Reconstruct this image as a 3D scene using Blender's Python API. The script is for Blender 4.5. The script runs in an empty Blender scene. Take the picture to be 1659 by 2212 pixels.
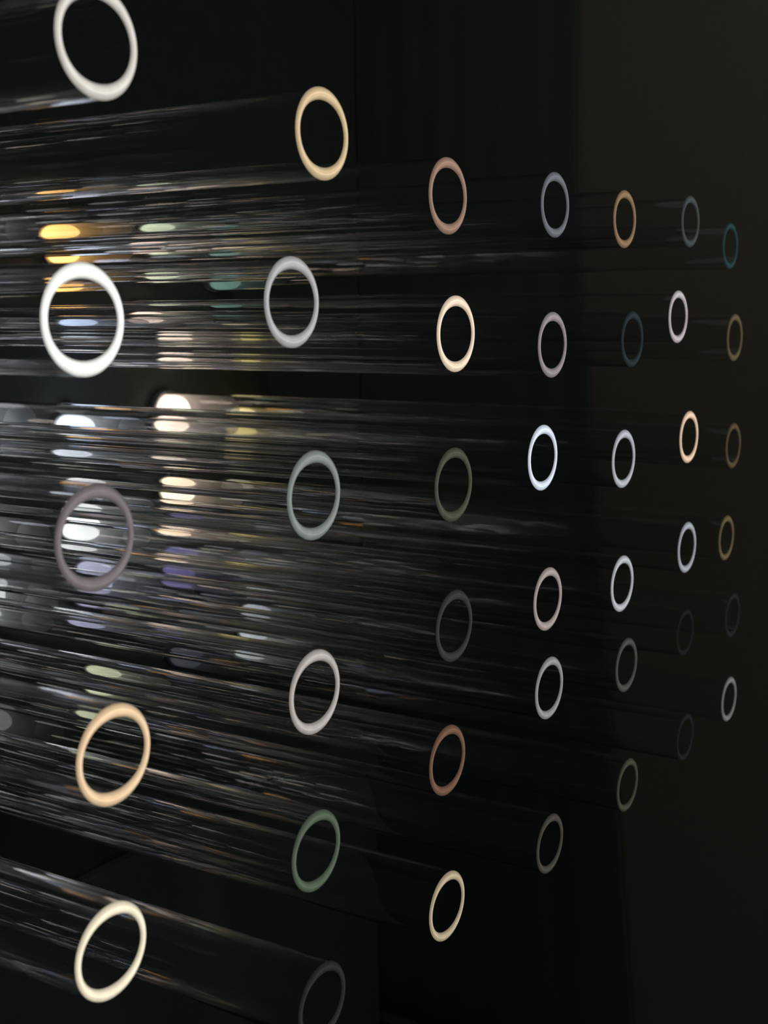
import bpy, bmesh, math, random
from mathutils import Matrix, Vector

# ------------------------------------------------------------------ scene, camera, world, light
S = bpy.context.scene
COL = S.collection
R = 0.03                       # tube radius in metres; the layout below is given in tube radii
CAM_H = 47.0                   # camera height above the floor (radii)
HX = (0.53851, -0.14392, 0.83024)   # along the mounting wall
NX = (0.84251, 0.07621, -0.53326)   # out of the mounting wall
VX = (0.01347, 0.98665, 0.16229)    # down
F_PX = 2832.0

def W(x, y, z):
    """radii relative to the camera -> metres, floor at z = 0"""
    return Vector((x * R, y * R, (z + CAM_H) * R))

cam_data = bpy.data.cameras.new('camera')
cam = bpy.data.objects.new('camera', cam_data)
COL.objects.link(cam)
def cam_axis(i, s):
    return Vector((s * HX[i], -s * NX[i], -s * VX[i]))
m3 = Matrix((cam_axis(0, 1), cam_axis(1, -1), cam_axis(2, -1))).transposed()
cam.matrix_world = Matrix.Translation(W(0, 0, 0)) @ m3.to_4x4()
cam_data.sensor_fit = 'VERTICAL'
cam_data.sensor_height = 24.0
cam_data.lens = F_PX / 2212.0 * 24.0
cam_data.clip_start = 0.01
cam_data.dof.use_dof = True
cam_data.dof.focus_distance = 37 * R
cam_data.dof.aperture_fstop = 6.2
S.camera = cam

S.view_settings.view_transform = 'Standard'
S.view_settings.look = 'None'
S.view_settings.gamma = 1.0
S.view_settings.exposure = 0.0
S.view_settings.use_curve_mapping = False
cy = S.cycles
cy.max_bounces = 20
cy.transmission_bounces = 28
cy.glossy_bounces = 12
cy.diffuse_bounces = 1
cy.sample_clamp_indirect = 3.0
cy.use_adaptive_sampling = True
cy.adaptive_threshold = 0.04
cy.use_denoising = True

world = bpy.data.worlds.new('dark_room')
S.world = world
world.use_nodes = True
bg = world.node_tree.nodes['Background']
bg.inputs[0].default_value = (0.85, 0.97, 0.95, 1)
bg.inputs[1].default_value = 0.095

def spot(name, loc, target, power, col, angle, size):
    d = bpy.data.lights.new(name, 'SPOT')
    d.energy = power
    d.color = col
    d.spot_size = math.radians(angle)
    d.spot_blend = 1.0
    d.shadow_soft_size = size
    o = bpy.data.objects.new(name, d)
    COL.objects.link(o)
    o.location = loc
    o.rotation_euler = (target - loc).to_track_quat('-Z', 'Y').to_euler()
    return o
spot('warm_wall_spot', W(38, 2, 34), W(67, 18, -4), 4.4, (1.0, 0.86, 0.6), 90, 0.05)

# ------------------------------------------------------------------ helpers
def link(name, me, mat=None, parent=None):
    o = bpy.data.objects.new(name, me)
    COL.objects.link(o)
    if mat and not me.materials:
        me.materials.append(mat)
    o.parent = parent
    return o

def mesh_of(bm, name, smooth=False):
    bmesh.ops.recalc_face_normals(bm, faces=bm.faces)
    me = bpy.data.meshes.new(name)
    bm.to_mesh(me)
    bm.free()
    if smooth:
        me.shade_smooth()
    return me

def box_mesh(name, lo, hi, bevel=0.0):
    bm = bmesh.new()
    bmesh.ops.create_cube(bm, size=1.0)
    for v in bm.verts:
        v.co = Vector([(lo[i] + hi[i]) / 2 + v.co[i] * (hi[i] - lo[i]) for i in range(3)])
    if bevel:
        bmesh.ops.bevel(bm, geom=list(bm.edges), offset=bevel, segments=2, affect='EDGES')
    return mesh_of(bm, name)

def nodes(name):
    m = bpy.data.materials.new(name)
    m.use_nodes = True
    nt = m.node_tree
    nt.nodes.clear()
    out = nt.nodes.new('ShaderNodeOutputMaterial')
    return m, nt, out

def rough_paint(name, c1, c2, scale, rough=0.85, bump=0.15, spec=0.3):
    m, nt, out = nodes(name)
    b = nt.nodes.new('ShaderNodeBsdfPrincipled')
    tc = nt.nodes.new('ShaderNodeTexCoord')
    n = nt.nodes.new('ShaderNodeTexNoise')
    n.inputs['Scale'].default_value = scale
    n.inputs['Detail'].default_value = 6
    r = nt.nodes.new('ShaderNodeValToRGB')
    r.color_ramp.elements[0].color = (*c1, 1)
    r.color_ramp.elements[1].color = (*c2, 1)
    bp = nt.nodes.new('ShaderNodeBump')
    bp.inputs['Strength'].default_value = bump
    bp.inputs['Distance'].default_value = 0.002
    L = nt.links.new
    L(tc.outputs['Object'], n.inputs['Vector'])
    L(n.outputs['Fac'], r.inputs['Fac'])
    L(r.outputs['Color'], b.inputs['Base Color'])
    L(n.outputs['Fac'], bp.inputs['Height'])
    L(bp.outputs['Normal'], b.inputs['Normal'])
    b.inputs['Roughness'].default_value = rough
    b.inputs['Specular IOR Level'].default_value = spec
    L(b.outputs[0], out.inputs[0])
    return m

M_BACK = rough_paint('black_wall_paint', (0.06, 0.072, 0.068), (0.085, 0.10, 0.095), 60)
M_BROWN = rough_paint('brown_grey_wall_paint', (0.12, 0.112, 0.095), (0.16, 0.15, 0.128), 90)
M_LOWER = rough_paint('charcoal_lower_wall', (0.11, 0.122, 0.12), (0.14, 0.15, 0.15), 70)
M_CLOTH = rough_paint('black_cloth', (0.06, 0.072, 0.068), (0.085, 0.10, 0.095), 400, 0.95, 0.3, 0.1)
M_FLOOR = rough_paint('black_floor', (0.03, 0.035, 0.033), (0.05, 0.055, 0.053), 40, 0.6)

# clear acrylic
M_GLASS, nt, out = nodes('clear_acrylic')
g = nt.nodes.new('ShaderNodeBsdfGlass')
g.inputs['Color'].default_value = (0.984, 0.987, 0.989, 1)
g.inputs['IOR'].default_value = 1.49
g.inputs['Roughness'].default_value = 0.0
nt.links.new(g.outputs[0], out.inputs[0])

# added film in the bore; catches bulb light to imitate leakage through the wall
M_FILM, nt, out = nodes('light_leak_film')
tr = nt.nodes.new('ShaderNodeBsdfTranslucent')
df = nt.nodes.new('ShaderNodeBsdfDiffuse')
mx = nt.nodes.new('ShaderNodeMixShader')
tp = nt.nodes.new('ShaderNodeBsdfTransparent')
mx2 = nt.nodes.new('ShaderNodeMixShader')
tr.inputs['Color'].default_value = (0.7, 0.71, 0.7, 1)
df.inputs['Color'].default_value = (0.7, 0.71, 0.7, 1)
mx2.inputs['Fac'].default_value = 0.42
nt.links.new(tr.outputs[0], mx.inputs[1]); nt.links.new(df.outputs[0], mx.inputs[2])
nt.links.new(tp.outputs[0], mx2.inputs[1]); nt.links.new(mx.outputs[0], mx2.inputs[2])
nt.links.new(mx2.outputs[0], out.inputs[0])

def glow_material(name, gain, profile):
    """emission for bulbs, and for rims in place of guided light; its colour is a property of the object"""
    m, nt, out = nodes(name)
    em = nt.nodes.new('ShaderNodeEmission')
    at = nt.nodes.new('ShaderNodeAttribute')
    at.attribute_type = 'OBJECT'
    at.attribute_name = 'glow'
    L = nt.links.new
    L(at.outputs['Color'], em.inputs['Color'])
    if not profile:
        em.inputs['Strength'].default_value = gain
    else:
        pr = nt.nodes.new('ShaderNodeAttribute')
        pr.attribute_name = 'profile'  # ridge highlight and darker lip edges are put into the emission
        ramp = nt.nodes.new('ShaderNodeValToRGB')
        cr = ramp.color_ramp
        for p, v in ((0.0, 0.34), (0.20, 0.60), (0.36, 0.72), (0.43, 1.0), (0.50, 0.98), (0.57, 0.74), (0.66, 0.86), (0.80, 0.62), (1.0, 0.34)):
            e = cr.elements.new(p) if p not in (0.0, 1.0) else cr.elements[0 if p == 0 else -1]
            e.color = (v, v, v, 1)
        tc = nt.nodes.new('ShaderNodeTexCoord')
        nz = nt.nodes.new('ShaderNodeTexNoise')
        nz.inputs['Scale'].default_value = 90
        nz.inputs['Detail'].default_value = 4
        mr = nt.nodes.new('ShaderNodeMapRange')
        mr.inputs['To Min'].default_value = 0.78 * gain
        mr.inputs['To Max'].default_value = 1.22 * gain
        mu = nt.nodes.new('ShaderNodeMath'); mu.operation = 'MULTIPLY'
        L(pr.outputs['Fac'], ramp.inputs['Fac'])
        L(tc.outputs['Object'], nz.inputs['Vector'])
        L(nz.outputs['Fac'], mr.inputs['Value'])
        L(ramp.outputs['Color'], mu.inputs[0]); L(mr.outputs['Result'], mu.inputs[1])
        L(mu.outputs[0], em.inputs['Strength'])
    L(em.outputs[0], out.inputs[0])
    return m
M_RIM = glow_material('glowing_rim', 1.42, True)  # rim emits by itself, standing in for light piped along the tube
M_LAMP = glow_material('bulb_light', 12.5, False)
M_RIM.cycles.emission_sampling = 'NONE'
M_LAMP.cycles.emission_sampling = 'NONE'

# ------------------------------------------------------------------ the room
Y_WALL = 44.2
X_SIDE = 66.7
Y_FRONT = 17.25               # the cut ends lie in one plane
def struct(o):
    o['kind'] = 'structure'
    return o
def wbox(lo, hi):
    a, b = W(*lo), W(*hi)
    return tuple(a), tuple(b)
wb = struct(link('wall_back', box_mesh('wall_back', *wbox((-40, Y_WALL, -CAM_H), (X_SIDE, Y_WALL + 4, 70))), M_BACK))
wr = struct(link('wall_right', box_mesh('wall_right', *wbox((X_SIDE, -20, -CAM_H), (X_SIDE + 4, Y_WALL + 4, 70))), M_BROWN))
fl = struct(link('floor', box_mesh('floor', *wbox((-40, -20, -CAM_H - 2), (X_SIDE + 4, Y_WALL + 4, -CAM_H))), M_FLOOR))
tb = struct(link('trim_1', box_mesh('trim_1', *wbox((-40, Y_WALL - 0.8, -CAM_H), (X_SIDE - 0.4, Y_WALL, -27)), bevel=0.004), M_LOWER))

# black cloth hanging on the right wall, from the corner forward
bm = bmesh.new()
nu, nv = 90, 26
grid = []
for j in range(nv + 1):
    t = j / nv
    row = []
    z = 60 - t * (60 + CAM_H - 1.0)
    front = 30.1 if z > 6 else 30.1 - (6 - z) / 30.0 * 2.6
    for i in range(nu + 1):
        s = i / nu
        y = front + s * (Y_WALL - 0.02 - front)
        x = X_SIDE - 0.35 - 0.04 * math.sin(s * 43 + 0.5 * math.sin(t * 3)) * (0.4 + 0.6 * t)
        row.append(bm.verts.new(W(x, y, z)))
    grid.append(row)
for j in range(nv):
    for i in range(nu):
        bm.faces.new((grid[j][i], grid[j][i + 1], grid[j + 1][i + 1], grid[j + 1][i]))
cme = mesh_of(bm, 'curtain', True)
cur = link('curtain', cme, M_CLOTH)
so = cur.modifiers.new('thickness', 'SOLIDIFY'); so.thickness = 0.003
cur['label'] = 'black cloth hanging on the wall behind the far tubes'
cur['category'] = 'curtain'

# ------------------------------------------------------------------ the tubes
SEG = 96
GLASS_T = 0.065
def rim_glow_t(a):                      # rim widened at crown and base; glow inside the wall put into its shape
    return 0.152 + 0.123 * math.sin(a) ** 2

def tube_wall_mesh(length):
    bm = bmesh.new()
    rings = []
    for (y, which) in ((0.05, 1), (0.05, 0), (length, 0), (length, 1)):
        vs = []
        for k in range(SEG):
            a = 2 * math.pi * k / SEG
            r = 0.998 if which else 1.0 - GLASS_T
            vs.append(bm.verts.new((r * math.cos(a) * R, y * R, r * math.sin(a) * R)))
        rings.append(vs)
    for i in range(4):
        A, B = rings[i], rings[(i + 1) % 4]
        for k in range(SEG):
            bm.faces.new((A[k], A[(k + 1) % SEG], B[(k + 1) % SEG], B[k]))
    me = mesh_of(bm, 'tube_wall', True)
    me.set_sharp_from_angle(angle=math.radians(40))
    me.materials.append(M_GLASS)
    return me

def rim_mesh():
    """bull-nosed end of the tube wall; y = 0 is the front"""
    bm = bmesh.new()
    lay = bm.verts.layers.float.new('profile')
    prof = []
    n = 14
    for i in range(n + 1):
        q = i / n
        prof.append((q, 0.045 - 0.045 * math.sin(math.pi * q) ** 0.6 if 0 < i < n else 0.045))
    rings = []
    for q, y in prof + [(1.0, 0.05), (0.0, 0.05)]:
        vs = []
        for k in range(SEG):
            a = 2 * math.pi * k / SEG
            r = 1.0 - q * rim_glow_t(a)
            v = bm.verts.new((r * math.cos(a) * R, y * R, r * math.sin(a) * R))
            v[lay] = q
            vs.append(v)
        rings.append(vs)
    for i in range(len(rings)):
        A, B = rings[i], rings[(i + 1) % len(rings)]
        for k in range(SEG):
            bm.faces.new((A[k], A[(k + 1) % SEG], B[(k + 1) % SEG], B[k]))
    me = mesh_of(bm, 'front_rim', True)
    me.materials.append(M_RIM)
    return me

def revolve(name, prof, mat, seg=40, smooth=True):
    """profile of (y, r) points turned about the tube axis; r = 0 closes it"""
    bm = bmesh.new()
    rings = []
    for y, r in prof:
        if r == 0:
            rings.append([bm.verts.new((0, y * R, 0))])
        else:
            rings.append([bm.verts.new((r * math.cos(2 * math.pi * k / seg) * R, y * R, r * math.sin(2 * math.pi * k / seg) * R)) for k in range(seg)])
    for A, B in zip(rings, rings[1:]):
        for k in range(seg):
            k2 = (k + 1) % seg
            vs = [A[k], A[k2], B[k2], B[k]] if len(A) > 1 and len(B) > 1 else ([A[0], B[k2], B[k]] if len(A) == 1 else [A[k], A[k2], B[0]])
            bm.faces.new(vs)
    me = mesh_of(bm, name, smooth)
    me.materials.append(mat)
    return me

# y is measured back from the wall end of the tube
BULB = revolve('bulb', [(-1.1, 0)] + [(-0.55 - 0.55 * math.cos(a * math.pi / 16), 0.86 * math.sin(a * math.pi / 16)) for a in range(1, 8)] + [(-0.55, 0.86), (-0.02, 0.86), (0.0, 0)], M_LAMP, 24)
FILM = revolve('light_leak_liner', [(-3.8, 0.90), (-3.8, 0.92), (-0.02, 0.92), (-0.02, 0.90), (-3.8, 0.90)], M_FILM, 48)  # added liner, gives the fading glow of light leaking near the bulb
COLLAR = revolve('wall_collar', [(0.0, 0.55), (0.0, 1.10), (0.30, 1.10), (0.30, 0.55), (0.0, 0.55)], M_BACK, 48, False)
RIM = rim_mesh()

def lin(c):
    return [((v / 255 + 0.055) / 1.055) ** 2.4 if v > 10 else v / 255 / 12.92 for v in c]

# (x, y, z of the front in radii, rim colour as seen, colour words) column by column
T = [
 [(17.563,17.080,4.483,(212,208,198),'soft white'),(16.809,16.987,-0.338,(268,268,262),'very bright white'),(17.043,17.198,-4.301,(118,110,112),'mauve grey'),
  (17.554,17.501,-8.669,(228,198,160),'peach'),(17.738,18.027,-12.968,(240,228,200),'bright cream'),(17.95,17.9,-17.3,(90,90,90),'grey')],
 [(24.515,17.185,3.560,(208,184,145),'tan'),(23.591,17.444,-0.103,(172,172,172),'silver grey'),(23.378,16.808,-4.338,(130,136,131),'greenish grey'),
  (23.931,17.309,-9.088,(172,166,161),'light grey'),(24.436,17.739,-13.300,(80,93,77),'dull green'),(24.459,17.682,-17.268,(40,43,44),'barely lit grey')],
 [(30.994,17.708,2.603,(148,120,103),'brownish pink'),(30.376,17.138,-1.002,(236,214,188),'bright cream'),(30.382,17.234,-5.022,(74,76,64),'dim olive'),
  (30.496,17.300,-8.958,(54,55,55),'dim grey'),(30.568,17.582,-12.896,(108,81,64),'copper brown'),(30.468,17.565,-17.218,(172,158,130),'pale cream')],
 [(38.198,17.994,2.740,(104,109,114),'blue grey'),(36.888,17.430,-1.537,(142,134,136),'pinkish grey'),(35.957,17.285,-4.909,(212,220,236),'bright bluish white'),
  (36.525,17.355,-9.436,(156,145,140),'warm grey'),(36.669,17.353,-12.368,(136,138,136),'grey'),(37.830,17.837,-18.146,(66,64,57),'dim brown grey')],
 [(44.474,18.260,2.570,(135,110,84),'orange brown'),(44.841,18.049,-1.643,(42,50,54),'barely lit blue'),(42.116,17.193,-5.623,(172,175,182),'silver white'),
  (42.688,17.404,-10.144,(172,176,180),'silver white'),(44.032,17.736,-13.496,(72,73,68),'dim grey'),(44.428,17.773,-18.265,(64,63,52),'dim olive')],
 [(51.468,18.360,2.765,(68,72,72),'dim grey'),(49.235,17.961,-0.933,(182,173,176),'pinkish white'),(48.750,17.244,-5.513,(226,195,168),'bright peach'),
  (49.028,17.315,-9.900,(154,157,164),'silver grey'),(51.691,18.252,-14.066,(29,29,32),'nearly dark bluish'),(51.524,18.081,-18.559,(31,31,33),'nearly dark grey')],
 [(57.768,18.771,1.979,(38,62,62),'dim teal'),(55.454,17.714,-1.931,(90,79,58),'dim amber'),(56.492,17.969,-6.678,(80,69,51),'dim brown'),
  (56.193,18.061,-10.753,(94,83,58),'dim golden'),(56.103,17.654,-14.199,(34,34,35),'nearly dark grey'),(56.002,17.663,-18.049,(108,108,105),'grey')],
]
# light at the far end of each tube, where it differs from what reaches the front
LAMP_COL = {(4,0):(235,175,95),(4,1):(168,180,205),(4,2):(240,246,255),(4,3):(255,255,255),(4,4):(92,92,106),(4,5):(105,108,88),
            (5,1):(255,222,203),(5,2):(248,222,203),(5,3):(225,200,170),(5,4):(48,44,70),(5,0):(130,135,112),
            (6,0):(46,64,58),(6,1):(98,88,60),(6,2):(125,110,62),(6,3):(76,73,60)}
ROW = ['topmost', 'second from top', 'third from top', 'fourth from top', 'fifth from top', 'lowest']
CN = ['leftmost column', 'second column from the left', 'third column from the left', 'middle column',
      'third column from the right', 'second column from the right', 'rightmost column']
for c, colm in enumerate(T):
    for r, (x, y, z, rgb, words) in enumerate(colm):
        t = bpy.data.objects.new('clear_tube', None)
        COL.objects.link(t)
        t.empty_display_size = 0.02
        k = Y_FRONT / y            # fitted per ring: weaker bloom of dim rings put into tube diameter
        x, y, z = x * k, Y_FRONT, z * k
        t.location = W(x, y, z)
        t.scale = (k, 1, k)
        t['label'] = '%s ringed clear tube, %s in the %s' % (words, ROW[r], CN[c])
        if (c, r) == (0, 5):        # its front end lies below the frame
            t['label'] = 'clear tube crossing the bottom left corner, its end out of the picture'
        t['category'] = 'tube'
        t['group'] = 'horizontal clear tubes with glowing rims'
        length = Y_WALL - 0.30 - y
        link('tube_wall', tube_wall_mesh(length), None, t)
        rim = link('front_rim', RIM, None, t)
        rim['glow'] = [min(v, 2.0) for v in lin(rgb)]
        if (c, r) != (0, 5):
            rim['label'] = '%s glowing rim' % words
        for nm, me in (('wall_collar', COLLAR), ('light_leak_liner', FILM), ('bulb', BULB)):
            o = link(nm, me, None, t)
            o.location = (0, length * R, 0)
            if nm == 'bulb':
                o['glow'] = lin(LAMP_COL.get((c, r), [v * 0.42 + (sum(rgb) / 3 + d) * 0.38 for v, d in zip(rgb, (-4, 0, 7))]))
